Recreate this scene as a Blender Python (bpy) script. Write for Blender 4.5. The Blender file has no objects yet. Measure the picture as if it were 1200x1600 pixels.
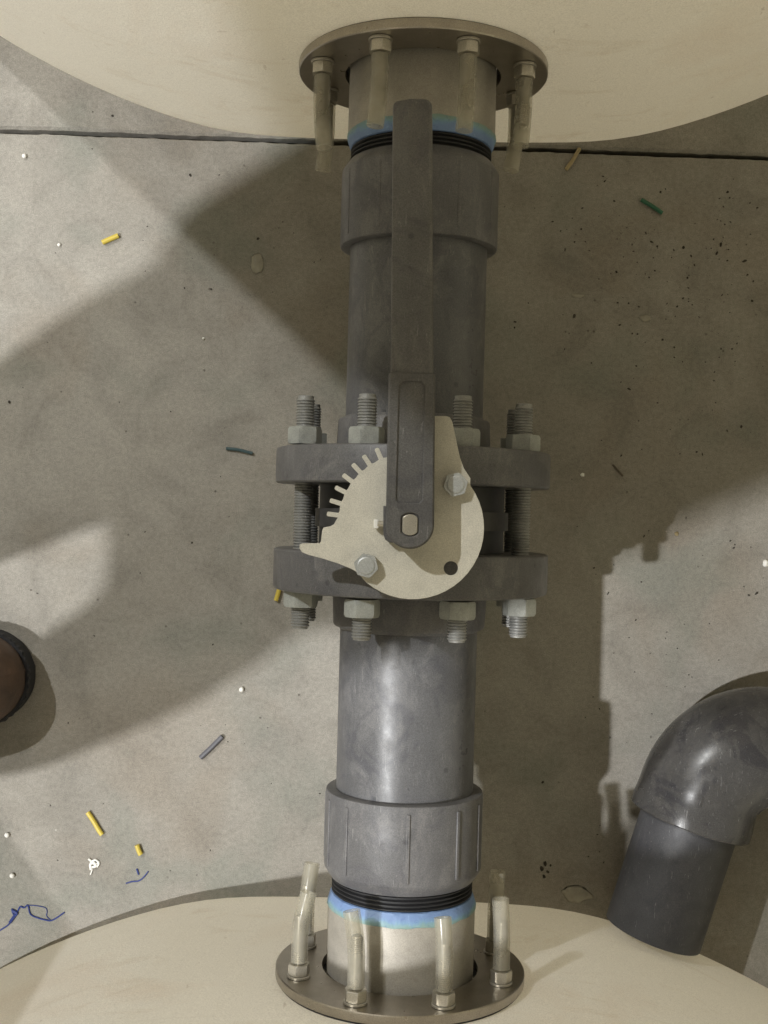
import bpy, bmesh, math, random
from mathutils import Vector, Matrix, noise

random.seed(7)
PI = math.pi
sc = bpy.context.scene
C = sc.collection
R = math.radians

# ------------------------------------------------------------------ camera
HP = 0.23                       # height of the pipe axis above the floor
F = 1864.0                      # focal length in photo pixels (1200 x 1600)
cam_d = bpy.data.cameras.new('camera')
cam = bpy.data.objects.new('camera', cam_d)
C.objects.link(cam)
cam_d.sensor_fit = 'VERTICAL'
cam_d.sensor_height = 24
cam_d.lens = 24 * F / 1600
cam_d.clip_start = 0.02
cam_d.clip_end = 100
cam.matrix_world = Matrix.Translation((-0.006, 0, HP + 1.0)) @ Matrix.Rotation(R(1.5), 4, 'Z') @ Matrix.Rotation(math.atan(32 / F), 4, 'Y')
sc.camera = cam
MW = cam.matrix_world.copy()
CO = MW.translation.copy()


def P(px, py, z=0.0):
    """world point at height z seen at a photo pixel"""
    d = MW.to_3x3() @ Vector(((px - 600) / F, (800 - py) / F, -1))
    t = (z - CO.z) / d.z
    return CO + d * t


# ------------------------------------------------------------------ helpers
def new_obj(name, bm, mat, parent=None, loc=None, smooth=35, bevel=0):
    me = bpy.data.meshes.new(name)
    bmesh.ops.recalc_face_normals(bm, faces=bm.faces)
    bm.to_mesh(me)
    bm.free()
    for m in (mat if isinstance(mat, (list, tuple)) else [mat]):
        me.materials.append(m)
    if smooth:
        for p in me.polygons:
            p.use_smooth = True
        me.set_sharp_from_angle(angle=R(smooth))
    o = bpy.data.objects.new(name, me)
    C.objects.link(o)
    if parent:
        o.parent = parent
    if loc is not None:
        o.location = loc
    if bevel:
        b = o.modifiers.new('bevel', 'BEVEL')
        b.width = bevel
        b.segments = 2
        b.limit_method = 'ANGLE'
        b.angle_limit = R(40)
    return o


def empty(name, loc):
    o = bpy.data.objects.new(name, None)
    o.empty_display_size = 0.02
    C.objects.link(o)
    o.location = loc
    return o


def tag(o, label=None, cat=None, group=None, kind=None):
    if label:
        o['label'] = label
    if cat:
        o['category'] = cat
    if group:
        o['group'] = group
    if kind:
        o['kind'] = kind
    return o


def copy_tree(o, parent=None):
    c = o.copy()
    C.objects.link(c)
    if parent:
        c.parent = parent
    for ch in list(o.children):
        copy_tree(ch, c)
    return c


MY = Matrix.Rotation(R(-90), 4, 'X')         # local z -> world +y
I4 = Matrix.Identity(4)


def lathe(bm, prof, M=I4, seg=48, cap=True, rf=None, closed=False):
    """prof: (t, r) along local z. rf(ang, t, r) may change r."""
    rings = []
    for t, r in prof:
        ring = []
        for k in range(seg):
            a = 2 * PI * k / seg
            rr = rf(a, t, r) if rf else r
            tt = t
            if isinstance(rr, tuple):
                rr, tt = rr
            ring.append(bm.verts.new(M @ Vector((rr * math.cos(a), rr * math.sin(a), tt))))
        rings.append(ring)
    n = len(rings)
    for i in range(n if closed else n - 1):
        A, B = rings[i], rings[(i + 1) % n]
        for k in range(seg):
            bm.faces.new((A[k], A[(k + 1) % seg], B[(k + 1) % seg], B[k]))
    if cap and not closed:
        bm.faces.new(rings[0][::-1])
        bm.faces.new(rings[-1])
    return rings


def box(bm, x0, x1, y0, y1, z0, z1, M=I4):
    v = [bm.verts.new(M @ Vector(p)) for p in ((x0, y0, z0), (x1, y0, z0), (x1, y1, z0), (x0, y1, z0), (x0, y0, z1), (x1, y0, z1), (x1, y1, z1), (x0, y1, z1))]
    for f in ((0, 3, 2, 1), (4, 5, 6, 7), (0, 1, 5, 4), (1, 2, 6, 5), (2, 3, 7, 6), (3, 0, 4, 7)):
        bm.faces.new([v[i] for i in f])


def prism(bm, pts, z0, z1, M=I4):
    a = [bm.verts.new(M @ Vector((x, y, z0))) for x, y in pts]
    b = [bm.verts.new(M @ Vector((x, y, z1))) for x, y in pts]
    n = len(pts)
    for i in range(n):
        bm.faces.new((a[i], a[(i + 1) % n], b[(i + 1) % n], b[i]))
    bm.faces.new(a[::-1])
    bm.faces.new(b)


def frames(pts):
    pts = [Vector(p) for p in pts]
    out = []
    up = None
    for i, p in enumerate(pts):
        d = (pts[min(i + 1, len(pts) - 1)] - pts[max(i - 1, 0)]).normalized()
        if up is None:
            up = d.orthogonal().normalized()
        else:
            up = (up - d * up.dot(d)).normalized()
        out.append((p, up, d.cross(up)))
    return out


def tube(bm, pts, r, seg=12, cap=True, inner=None):
    fr = frames(pts)
    n = len(fr)
    rr = r if isinstance(r, (list, tuple)) else [r] * n

    def rings(rad):
        return [[bm.verts.new(p + (u * math.cos(2 * PI * k / seg) + w * math.sin(2 * PI * k / seg)) * rad[i]) for k in range(seg)] for i, (p, u, w) in enumerate(fr)]

    def skin(rg):
        for A, B in zip(rg, rg[1:]):
            for k in range(seg):
                bm.faces.new((A[k], A[(k + 1) % seg], B[(k + 1) % seg], B[k]))
    o = rings(rr)
    skin(o)
    if inner:
        q = rings([x * inner for x in rr])
        skin(q)
        for A, B in ((o[0], q[0]), (o[-1], q[-1])):
            for k in range(seg):
                bm.faces.new((A[k], A[(k + 1) % seg], B[(k + 1) % seg], B[k]))
    elif cap:
        bm.faces.new(o[0][::-1])
        bm.faces.new(o[-1])


def smooth_path(pts, n=6):
    pts = [Vector(p) for p in pts]
    out = []
    for i in range(len(pts) - 1):
        p0, p1, p2, p3 = pts[max(i - 1, 0)], pts[i], pts[i + 1], pts[min(i + 2, len(pts) - 1)]
        for k in range(n):
            t = k / n
            out.append(0.5 * ((2 * p1) + (p2 - p0) * t + (2 * p0 - 5 * p1 + 4 * p2 - p3) * t * t + (3 * p1 - p0 - 3 * p2 + p3) * t ** 3))
    out.append(pts[-1])
    return out


def hexr(a, inr):
    a = (a + PI / 6) % (PI / 3) - PI / 6
    return inr / math.cos(a)


def hexnut(bm, t0, t1, inr, M=I4, rot=0.0, both=True, top=1.06):
    c = 0.14 * (t1 - t0)

    def rf(a, t, r):
        h = hexr(a + rot, inr)
        return min(h, r)
    big = inr * 1.2
    prof = [(t0, inr * top if both else big), (t0 + c, big), (t1 - c, big), (t1, inr * top)]
    lathe(bm, prof, M, 60, True, rf)


def rod_profile(t0, t1, r, pitch=0.0023, depth=0.0011):
    pr = [(t0, r * 0.82), (t0 + pitch * 0.6, r - depth)]
    t = t0 + pitch * 0.6
    while t + pitch < t1 - pitch * 0.6:
        pr += [(t + pitch * 0.38, r), (t + pitch * 0.55, r), (t + pitch * 0.92, r - depth), (t + pitch, r - depth)]
        t += pitch
    pr += [(t1 - 0.0003, r - depth), (t1, r * 0.8)]
    return pr


# ------------------------------------------------------------------ materials
class N:
    def __init__(s, name):
        s.m = bpy.data.materials.new(name)
        s.m.use_nodes = True
        s.t = s.m.node_tree
        s.b = s.t.nodes['Principled BSDF']
        s.tc = s.t.nodes.new('ShaderNodeTexCoord').outputs['Object']

    def link(s, a, b):
        s.t.links.new(a, b)

    def node(s, ty, **kw):
        n = s.t.nodes.new(ty)
        for k, v in kw.items():
            setattr(n, k, v)
        return n

    def noise(s, scale, detail=4, rough=0.55, dist=0.0, vec=None):
        n = s.node('ShaderNodeTexNoise')
        n.inputs['Scale'].default_value = scale
        n.inputs['Detail'].default_value = detail
        n.inputs['Roughness'].default_value = rough
        n.inputs['Distortion'].default_value = dist
        s.link(vec or s.tc, n.inputs['Vector'])
        return n.outputs['Fac']

    def mapping(s, scale=(1, 1, 1), rot=(0, 0, 0), loc=(0, 0, 0)):
        n = s.node('ShaderNodeMapping')
        n.inputs['Scale'].default_value = scale
        n.inputs['Rotation'].default_value = rot
        n.inputs['Location'].default_value = loc
        s.link(s.tc, n.inputs['Vector'])
        return n.outputs['Vector']

    def ramp(s, fac, stops):
        n = s.node('ShaderNodeValToRGB')
        e = n.color_ramp.elements
        while len(e) < len(stops):
            e.new(0.5)
        for el, (p, c) in zip(e, stops):
            el.position = p
            el.color = (c, c, c, 1) if not isinstance(c, tuple) else (*c, 1)
        s.link(fac, n.inputs['Fac'])
        return n.outputs['Color']

    def mix(s, fac, a, b, mode='MIX'):
        n = s.node('ShaderNodeMix', data_type='RGBA', blend_type=mode)
        for i, v in ((0, fac), (6, a), (7, b)):
            if isinstance(v, (int, float)):
                n.inputs[i].default_value = v if i == 0 else (v, v, v, 1)
            elif isinstance(v, tuple):
                n.inputs[i].default_value = (*v, 1)
            else:
                s.link(v, n.inputs[i])
        return n.outputs[2]

    def math(s, op, a, b=0.0):
        n = s.node('ShaderNodeMath', operation=op)
        for i, v in ((0, a), (1, b)):
            if isinstance(v, (int, float)):
                n.inputs[i].default_value = v
            else:
                s.link(v, n.inputs[i])
        return n.outputs[0]

    def bump(s, h, strength=0.3, dist=0.001, prev=None):
        n = s.node('ShaderNodeBump')
        n.inputs['Strength'].default_value = strength
        n.inputs['Distance'].default_value = dist
        s.link(h, n.inputs['Height'])
        if prev:
            s.link(prev, n.inputs['Normal'])
        s.link(n.outputs['Normal'], s.b.inputs['Normal'])
        return n.outputs['Normal']

    def set(s, **kw):
        names = {'base': 'Base Color', 'rough': 'Roughness', 'metal': 'Metallic', 'spec': 'Specular IOR Level', 'trans': 'Transmission Weight', 'ior': 'IOR', 'alpha': 'Alpha'}
        for k, v in kw.items():
            i = s.b.inputs[names[k]]
            if isinstance(v, (int, float)):
                i.default_value = v
            elif isinstance(v, tuple):
                i.default_value = (*v, 1)
            else:
                s.link(v, i)
        return s


def mat_concrete():
    m = N('concrete')
    big = m.ramp(m.noise(2.2, 5, 0.6, 0.4), [(0.3, (0.235, 0.218, 0.188)), (0.52, (0.30, 0.282, 0.25)), (0.75, (0.345, 0.328, 0.295))])
    mid = m.ramp(m.noise(14, 6, 0.65, 0.6), [(0.3, 0.78), (0.5, 1.0), (0.72, 1.13)])
    c = m.mix(1.0, big, mid, 'MULTIPLY')
    # brown and greenish tints in large patches
    c = m.mix(m.ramp(m.noise(6.0, 3, 0.5, 0.3, m.mapping(loc=(3, 8, 1))), [(0.53, 0.0), (0.70, 0.5)]), c, (0.255, 0.215, 0.17))
    c = m.mix(m.ramp(m.noise(9.0, 3, 0.5, 0.3, m.mapping(loc=(7, 2, 5))), [(0.54, 0.0), (0.68, 0.5)]), c, (0.215, 0.225, 0.195))
    fine = m.noise(900, 3, 0.8)
    c = m.mix(1.0, c, m.ramp(fine, [(0.36, 0.80), (0.5, 1.0), (0.64, 1.18)]), 'MULTIPLY')
    sand = m.noise(220, 4, 0.7)
    c = m.mix(1.0, c, m.ramp(sand, [(0.33, 0.87), (0.5, 1.0), (0.68, 1.11)]), 'MULTIPLY')
    # pits
    v = m.node('ShaderNodeTexVoronoi')
    v.inputs['Scale'].default_value = 85
    v.inputs['Randomness'].default_value = 1
    m.link(m.mapping(loc=(0.3, 0.1, 0)), v.inputs['Vector'])
    sel = m.ramp(m.noise(30, 2, 0.5), [(0.60, 0.0), (0.66, 1.0)])
    pit = m.math('MULTIPLY', m.ramp(v.outputs['Distance'], [(0.06, 1.0), (0.13, 0.0)]), sel)
    c = m.mix(m.math('MULTIPLY', pit, 0.65), c, (0.07, 0.06, 0.05))
    # pale specks
    v2 = m.node('ShaderNodeTexVoronoi')
    v2.inputs['Scale'].default_value = 60
    m.link(m.mapping(loc=(4.3, 2.1, 0)), v2.inputs['Vector'])
    sel2 = m.ramp(m.noise(21, 2, 0.5, 0, m.mapping(loc=(9, 9, 9))), [(0.62, 0.0), (0.68, 1.0)])
    sp = m.math('MULTIPLY', m.ramp(v2.outputs['Distance'], [(0.04, 1.0), (0.08, 0.0)]), sel2)
    c = m.mix(m.math('MULTIPLY', sp, 0.6), c, (0.62, 0.60, 0.55))
    # trowel scratches
    scr = m.noise(5, 4, 0.6, 1.2, m.mapping(scale=(3.0, 30, 1), rot=(0, 0, 0.5)))
    c = m.mix(m.ramp(scr, [(0.68, 0.0), (0.74, 0.22)]), c, (0.42, 0.40, 0.36))
    m.set(base=c, rough=0.82, spec=0.25)
    h = m.mix(0.5, m.noise(500, 5, 0.7), m.noise(60, 5, 0.7))
    h2 = m.math('SUBTRACT', h, m.math('MULTIPLY', pit, 0.9))
    m.bump(h2, 0.55, 0.0016)
    return m.m


def mat_plain(name, col, rough=0.5, metal=0.0, var=0.2, scale=60, bump=0.1, spec=0.5):
    m = N(name)
    c = m.mix(1.0, col, m.ramp(m.noise(scale, 5, 0.65), [(0.3, 1 - var), (0.7, 1 + var)]), 'MULTIPLY')
    m.set(base=c, rough=rough, metal=metal, spec=spec)
    if bump:
        m.bump(m.noise(scale * 6, 3, 0.6), bump, 0.0008)
    return m.m


def mat_pvc(name, col, rough=0.38, dust=0.5, mottles=0.5):
    m = N(name)
    c = m.mix(1.0, col, m.ramp(m.noise(18, 5, 0.6, 0.5), [(0.3, 0.86), (0.7, 1.14)]), 'MULTIPLY')
    # pale handling dust
    d = m.ramp(m.noise(48, 8, 0.72, 0.6, m.mapping(scale=(1, 0.45, 1), loc=(2, 5, 1))), [(0.49, 0.0), (0.64, dust * 0.8)])
    c = m.mix(d, c, (col[0] * 1.75, col[1] * 1.72, col[2] * 1.66))
    # purple primer tinted wipes
    w = m.ramp(m.noise(20, 6, 0.6, 1.5, m.mapping(loc=(8, 1, 4))), [(0.53, 0.0), (0.60, mottles)])
    c = m.mix(w, c, (col[0] * 0.50, col[1] * 0.50, col[2] * 0.60))
    # dark specks
    v = m.node('ShaderNodeTexVoronoi')
    v.inputs['Scale'].default_value = 70
    m.link(m.tc, v.inputs['Vector'])
    sel = m.ramp(m.noise(33, 2, 0.5, 0, m.mapping(loc=(1, 9, 3))), [(0.54, 0.0), (0.58, 1.0)])
    s = m.math('MULTIPLY', m.ramp(v.outputs['Distance'], [(0.10, 1.0), (0.2, 0.0)]), sel)
    c = m.mix(m.math('MULTIPLY', s, 0.5), c, (0.03, 0.03, 0.035))
    # thin scratches
    scr = m.noise(9, 3, 0.6, 2.0, m.mapping(scale=(40, 5, 40), rot=(0, 0, 0.3)))
    c = m.mix(m.ramp(scr, [(0.66, 0.0), (0.69, 0.40)]), c, (0.30, 0.295, 0.29))
    fine = m.noise(1100, 2, 0.7)
    c = m.mix(1.0, c, m.ramp(fine, [(0.36, 0.80), (0.64, 1.2)]), 'MULTIPLY')
    m.set(base=c, rough=m.ramp(m.noise(30, 5, 0.6), [(0.3, rough - 0.06), (0.7, rough + 0.2)]), spec=0.38)
    m.bump(m.mix(0.5, m.noise(300, 3, 0.6), m.noise(25, 3, 0.6)), 0.12, 0.0006)
    return m.m


def mat_metal(name, col, rough=0.35, metal=1.0, var=0.12, brush=None, spots=0.0):
    m = N(name)
    c = m.mix(1.0, col, m.ramp(m.noise(45, 5, 0.65), [(0.3, 1 - var), (0.7, 1 + var)]), 'MULTIPLY')
    c = m.mix(1.0, c, m.ramp(m.noise(1300, 2, 0.7), [(0.36, 0.86), (0.64, 1.13)]), 'MULTIPLY')
    if spots:
        s = m.ramp(m.noise(120, 6, 0.7), [(0.6, 0.0), (0.72, spots)])
        c = m.mix(s, c, (col[0] * 0.35, col[1] * 0.3, col[2] * 0.25))
    m.set(base=c, rough=m.ramp(m.noise(70, 4, 0.6), [(0.3, rough - 0.08), (0.7, rough + 0.1)]), metal=metal)
    h = m.noise(80, 3, 0.6, 0, m.mapping(scale=brush)) if brush else m.noise(700, 3, 0.6)
    m.bump(h, 0.12, 0.0005)
    return m.m


def mat_tank(name):
    m = N(name)
    c = m.mix(m.ramp(m.noise(1.6, 3, 0.5, 0.2), [(0.35, 0.0), (0.7, 1.0)]), (0.94, 0.922, 0.872), (0.955, 0.94, 0.91))
    c = m.mix(m.ramp(m.noise(5, 6, 0.6, 0.6, m.mapping(loc=(2, 1, 6))), [(0.52, 0.0), (0.75, 0.42)]), c, (0.82, 0.70, 0.60))
    # scuff lines running round the wall
    s = m.noise(3, 5, 0.7, 0.4, m.mapping(scale=(1.2, 1.2, 55)))
    c = m.mix(m.ramp(s, [(0.64, 0.0), (0.72, 0.22)]), c, (0.55, 0.48, 0.40))
    # dusty smears and thin knocks
    d2 = m.ramp(m.noise(11, 7, 0.7, 1.2, m.mapping(scale=(1, 1, 2.2), loc=(6, 3, 2))), [(0.56, 0.0), (0.70, 0.35)])
    c = m.mix(d2, c, (0.68, 0.60, 0.50))
    k2 = m.ramp(m.noise(26, 4, 0.6, 2.5, m.mapping(scale=(1, 1, 0.5), loc=(1, 7, 5))), [(0.70, 0.0), (0.72, 0.35)])
    c = m.mix(k2, c, (0.48, 0.42, 0.36))
    c = m.mix(1.0, c, m.ramp(m.noise(900, 2, 0.7), [(0.36, 0.90), (0.64, 1.09)]), 'MULTIPLY')
    m.set(base=c, rough=0.48, spec=0.35)
    nm = m.bump(m.noise(3.2, 3, 0.5, 0.4), 0.35, 0.02)
    m.bump(m.mix(0.5, m.noise(350, 3, 0.6), m.noise(9, 3, 0.5)), 0.22, 0.004, nm)
    tr = m.node('ShaderNodeBsdfTranslucent')
    m.link(m.mix(1.0, c, (1.0, 0.972, 0.91), 'MULTIPLY'), tr.inputs['Color'])
    mx = m.node('ShaderNodeMixShader')
    mx.inputs[0].default_value = 0.5
    m.link(m.b.outputs[0], mx.inputs[1])
    m.link(tr.outputs[0], mx.inputs[2])
    m.link(mx.outputs[0], m.t.nodes['Material Output'].inputs['Surface'])
    return m.m


def mat_sleeve():
    m = N('clear_vinyl')
    c = m.mix(m.noise(90, 4, 0.6), (0.62, 0.59, 0.51), (0.78, 0.76, 0.69))
    m.set(base=c, rough=m.ramp(m.noise(60, 4, 0.6), [(0.35, 0.10), (0.7, 0.35)]), spec=0.5)
    g = m.node('ShaderNodeBsdfTransparent')
    g.inputs['Color'].default_value = (0.97, 0.96, 0.92, 1)
    t = m.node('ShaderNodeBsdfTranslucent')
    m.link(c, t.inputs['Color'])
    a = m.node('ShaderNodeMixShader')
    a.inputs[0].default_value = 0.5
    m.link(m.b.outputs[0], a.inputs[1])
    m.link(t.outputs[0], a.inputs[2])
    q = m.node('ShaderNodeMixShader')
    m.link(m.ramp(m.noise(40, 3, 0.5), [(0.3, 0.74), (0.7, 0.56)]), q.inputs[0])
    m.link(a.outputs[0], q.inputs[1])
    m.link(g.outputs[0], q.inputs[2])
    m.link(q.outputs[0], m.t.nodes['Material Output'].inputs['Surface'])
    return m.m


def mat_tape():
    m = N('thread_sealant')
    sx = m.node('ShaderNodeSeparateXYZ')
    m.link(m.tc, sx.inputs[0])
    # local z of the ring: 0 at the coupling, 1 at the collar
    f = m.math('ADD', m.math('MULTIPLY', sx.outputs['Z'], 62.0), m.math('MULTIPLY', m.noise(55, 5, 0.65, 0.8), 0.7))
    c = m.ramp(f, [(0.60, (0.17, 0.26, 0.46)), (0.74, (0.18, 0.30, 0.46)), (0.86, (0.20, 0.33, 0.37)), (1.0, (0.23, 0.34, 0.31))])
    c = m.mix(m.ramp(m.noise(130, 5, 0.7, 1.0), [(0.55, 0.0), (0.68, 0.45)]), c, (0.05, 0.10, 0.30))
    c = m.mix(m.ramp(m.noise(160, 4, 0.7, 1.0, m.mapping(loc=(5, 5, 5))), [(0.6, 0.0), (0.72, 0.6)]), c, (0.30, 0.46, 0.66))
    m.set(base=c, rough=0.5)
    m.bump(m.noise(170, 5, 0.7, 1.0), 0.5, 0.0012)
    return m.m


M_FLOOR = mat_concrete()
M_JOINT = mat_plain('joint_sealant', (0.010, 0.009, 0.008), 0.95, 0, 0.3, 80, 0.1, 0.1)
M_TANK = mat_tank('polyethylene')
M_PIPE = mat_pvc('grey_pvc_pipe', (0.108, 0.108, 0.113), 0.31, 0.7, 0.36)
M_FIT = mat_pvc('grey_pvc_fitting', (0.120, 0.118, 0.121), 0.36, 0.6, 0.32)
M_DARKP = mat_pvc('dark_pvc_pipe', (0.058, 0.058, 0.063), 0.42, 0.25, 0.3)
M_ELB = mat_pvc('glossy_pvc_elbow', (0.060, 0.058, 0.057), 0.17, 0.5, 0.6)
M_HAND = mat_pvc('handle_plastic', (0.098, 0.095, 0.093), 0.48, 0.35, 0.35)
M_GRIP = mat_pvc('lever_grip_plastic', (0.118, 0.114, 0.110), 0.42, 0.45, 0.35)
M_RUB = mat_plain('black_rubber', (0.018, 0.018, 0.02), 0.6, 0, 0.2)
M_BODY = mat_plain('dark_valve_body', (0.030, 0.030, 0.032), 0.5, 0, 0.25)
M_RIB = mat_plain('grey_body_rib', (0.055, 0.053, 0.052), 0.5, 0, 0.25)
M_PLATE = mat_metal('cream_plated_steel', (0.60, 0.575, 0.50), 0.66, 0.05, 0.1, None, 0.16)
M_ZINC = mat_metal('zinc_plated_steel', (0.46, 0.475, 0.47), 0.45, 0.4, 0.18, None, 0.25)
M_NUT = mat_metal('galvanised_nut', (0.36, 0.372, 0.35), 0.62, 0.15, 0.2, None, 0.3)
M_ROD = mat_metal('threaded_steel', (0.33, 0.33, 0.32), 0.5, 0.45, 0.25, None, 0.4)
M_STEEL = mat_metal('stainless_steel', (0.42, 0.385, 0.335), 0.34, 1.0, 0.1, (1, 1, 30), 0.15)
M_COLLAR = mat_metal('dull_stainless', (0.40, 0.372, 0.325), 0.55, 0.35, 0.14, None, 0.25)
M_SNUT = mat_metal('bright_stainless', (0.55, 0.52, 0.455), 0.36, 0.8, 0.08)
M_SLV = mat_sleeve()
M_TAPE = mat_tape()
M_YEL = mat_plain('yellow_insulation', (0.58, 0.45, 0.07), 0.4, 0, 0.1)
M_GRN = mat_plain('green_insulation', (0.03, 0.13, 0.075), 0.45, 0, 0.1)
M_TEAL = mat_plain('teal_insulation', (0.05, 0.09, 0.10), 0.45, 0, 0.1)
M_GREY = mat_plain('grey_insulation', (0.11, 0.11, 0.125), 0.5, 0, 0.2)
M_WHITE = mat_plain('white_foam', (0.85, 0.84, 0.80), 0.6, 0, 0.05)
M_BLUE = mat_plain('blue_fibre', (0.025, 0.045, 0.20), 0.6, 0, 0.2)
M_BROWN = mat_plain('brown_fibre', (0.09, 0.07, 0.05), 0.7, 0, 0.2)
M_TAN = mat_plain('dry_stick', (0.36, 0.29, 0.16), 0.7, 0, 0.25)
M_DIRT = mat_plain('dark_dirt', (0.045, 0.038, 0.03), 0.95, 0, 0.3)
M_CHIP = mat_plain('pale_grit', (0.33, 0.31, 0.26), 0.8, 0, 0.2)
M_GLUE = mat_plain('dried_glue', (0.30, 0.285, 0.235), 0.3, 0, 0.2, 60, 0.3)
M_LEATHER = mat_plain('brown_leather', (0.062, 0.036, 0.022), 0.55, 0, 0.35, 40, 0.5)
M_SOLE = mat_plain('black_sole', (0.012, 0.012, 0.015), 0.7, 0, 0.3)
M_CLOTH = mat_plain('dark_work_cloth', (0.035, 0.04, 0.055), 0.9, 0, 0.25, 80, 0.4)
M_JACK = mat_plain('grey_jacket_cloth', (0.10, 0.10, 0.10), 0.9, 0, 0.2, 80, 0.4)
M_SKIN = mat_plain('skin', (0.45, 0.28, 0.2), 0.5, 0, 0.1)
M_HAIR = mat_plain('dark_hair', (0.03, 0.022, 0.016), 0.6, 0, 0.3)

# ------------------------------------------------------------------ floor with its expansion joint
ja, jb = P(0, 203), P(1200, 246)
jd = (jb - ja).normalized()
jn = Vector((-jd.y, jd.x, 0))
if jn.y < 0:
    jn = -jn
jc = (ja + jb) / 2
bm = bmesh.new()
prof = [(-9, 0, 0), (-0.3, 0, 0), (-0.0036, 0, 1), (-0.0028, -0.0016, 1), (-0.0026, -0.026, 1), (0.0020, -0.026, 1), (0.0022, -0.003, 1), (0.0052, -0.0002, 1), (0.3, 0, 0), (9, 0, 0)]
us = [-9, -3, -1] + [-0.7 + 0.004 * i for i in range(350)] + [0.72, 1, 3, 9]
rows = []
for u in us:
    row = []
    for s, z, j in prof:
        ds = 0
        if j:
            ds = 0.0011 * noise.noise(Vector((u * 90, s * 400, 3))) + 0.0009 * noise.noise(Vector((u * 14, s * 90, 7)))
            if s > 0.004:
                ds += 0.0016 * noise.noise(Vector((u * 40, 2, 9)))
        row.append(bm.verts.new(jc + jd * u + jn * (s + ds) + Vector((0, 0, z))))
    rows.append(row)
for A, B in zip(rows, rows[1:]):
    for k in range(len(prof) - 1):
        f = bm.faces.new((A[k], B[k], B[k + 1], A[k + 1]))
        if k == 4:
            f.material_index = 1
tag(new_obj('floor', bm, [M_FLOOR, M_JOINT], smooth=0), kind='structure')

# ------------------------------------------------------------------ tanks
ZE = 0.024


def tank(name, ccx, ccy, rad_px, flat_y, sign, label):
    c = P(ccx, ccy, ZE)
    rad = rad_px / (F / (HP + 1.0 - ZE))
    fy = flat_y - c.y                    # flat panel plane, local
    n = 220
    rho, H = 0.035, 1.55

    def outline(inset):
        pts = []
        for k in range(n):
            a = 2 * PI * k / n
            r = rad - inset
            x, y = r * math.cos(a), r * math.sin(a)
            lim = abs(fy) - inset
            if sign > 0:                 # tank north of the valve: panel on its south side
                d = -y
            else:
                d = y
            # soft clamp: panel blends into the round wall over ~1 cm
            k_ = 0.006
            d2 = -k_ * math.log(math.exp(-min(d, lim + 0.2) / k_) + math.exp(-lim / k_)) if d > 0.3 else d
            y = -d2 if sign > 0 else d2
            pts.append((x, y))
        return pts
    bm = bmesh.new()
    lv = []
    for i in range(7):
        t = PI / 2 * i / 6
        lv.append((rho * (1 - math.sin(t)), 0.003 + rho * (1 - math.cos(t))))
    z = 0.06
    while z < H - 0.1:
        lv.append((0, z))
        z += 0.05 if z < 0.5 else 0.2
    for i in range(6):
        t = PI / 2 * i / 5
        lv.append((0.1 * (1 - math.cos(t)), H - 0.1 + 0.1 * math.sin(t)))
    rings = []
    for ins, z in lv:
        rings.append([bm.verts.new((x, y, z)) for x, y in outline(ins)])
    for A, B in zip(rings, rings[1:]):
        for k in range(n):
            bm.faces.new((A[k], A[(k + 1) % n], B[(k + 1) % n], B[k]))
    bm.faces.new(rings[0][::-1])
    bm.faces.new(rings[-1])
    o = new_obj(name, bm, M_TANK, loc=(c.x, c.y, 0), smooth=60)
    tag(o, label, 'tank')
    # manway lid on the roof
    b2 = bmesh.new()
    lathe(b2, [(H - 0.002, 0.21), (H + 0.03, 0.21), (H + 0.035, 0.23), (H + 0.06, 0.23), (H + 0.075, 0.2)], I4, 48)
    new_obj('lid', b2, M_RUB, o)
    return o


YU, YL = 0.3725, -0.3885          # wall planes of the two panels
tank('storage_tank', 693, -1059, 1313, YU, 1, 'cream plastic tank beyond the lever tip, in shade, its foot on the floor joint')
tank('storage_tank', 576, 2646, 1272, YL, -1, 'brighter cream plastic tank that the dark elbow pipe ends against')

# ------------------------------------------------------------------ tank flanges with sleeved studs
stud_proto = None


def make_stud(root, x, z, sgn, bend, length):
    """sgn: direction of +y out of the flange face. Local origin of root is on the axis at the plate face."""
    M = Matrix.Translation((x, 0, z)) @ (MY if sgn > 0 else Matrix.Rotation(R(90), 4, 'X'))
    bm = bmesh.new()
    lathe(bm, rod_profile(0.0005, length - 0.018, 0.0047, 0.0016, 0.0007), M, 16)
    s = new_obj('stud', bm, M_SNUT, root)
    bm = bmesh.new()
    lathe(bm, [(0.0003, 0.0090), (0.0004, 0.0094), (0.0020, 0.0094), (0.0023, 0.0090)], M, 32)
    new_obj('washer', bm, M_SNUT, s)
    bm = bmesh.new()
    hexnut(bm, 0.0026, 0.0112, 0.0079, M, random.uniform(0, 1))
    new_obj('nut', bm, M_SNUT, s, smooth=18)
    pts = [M @ Vector((bend[0] * max(0, t - 0.35) ** 1.6, bend[1] * max(0, t - 0.35) ** 1.6, 0.0125 + (length - 0.0125) * t)) for t in [i / 9 for i in range(10)]]
    bm = bmesh.new()
    tube(bm, pts, 0.0068, 20, inner=0.74)
    new_obj('sleeve', bm, M_SLV, s)


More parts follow.
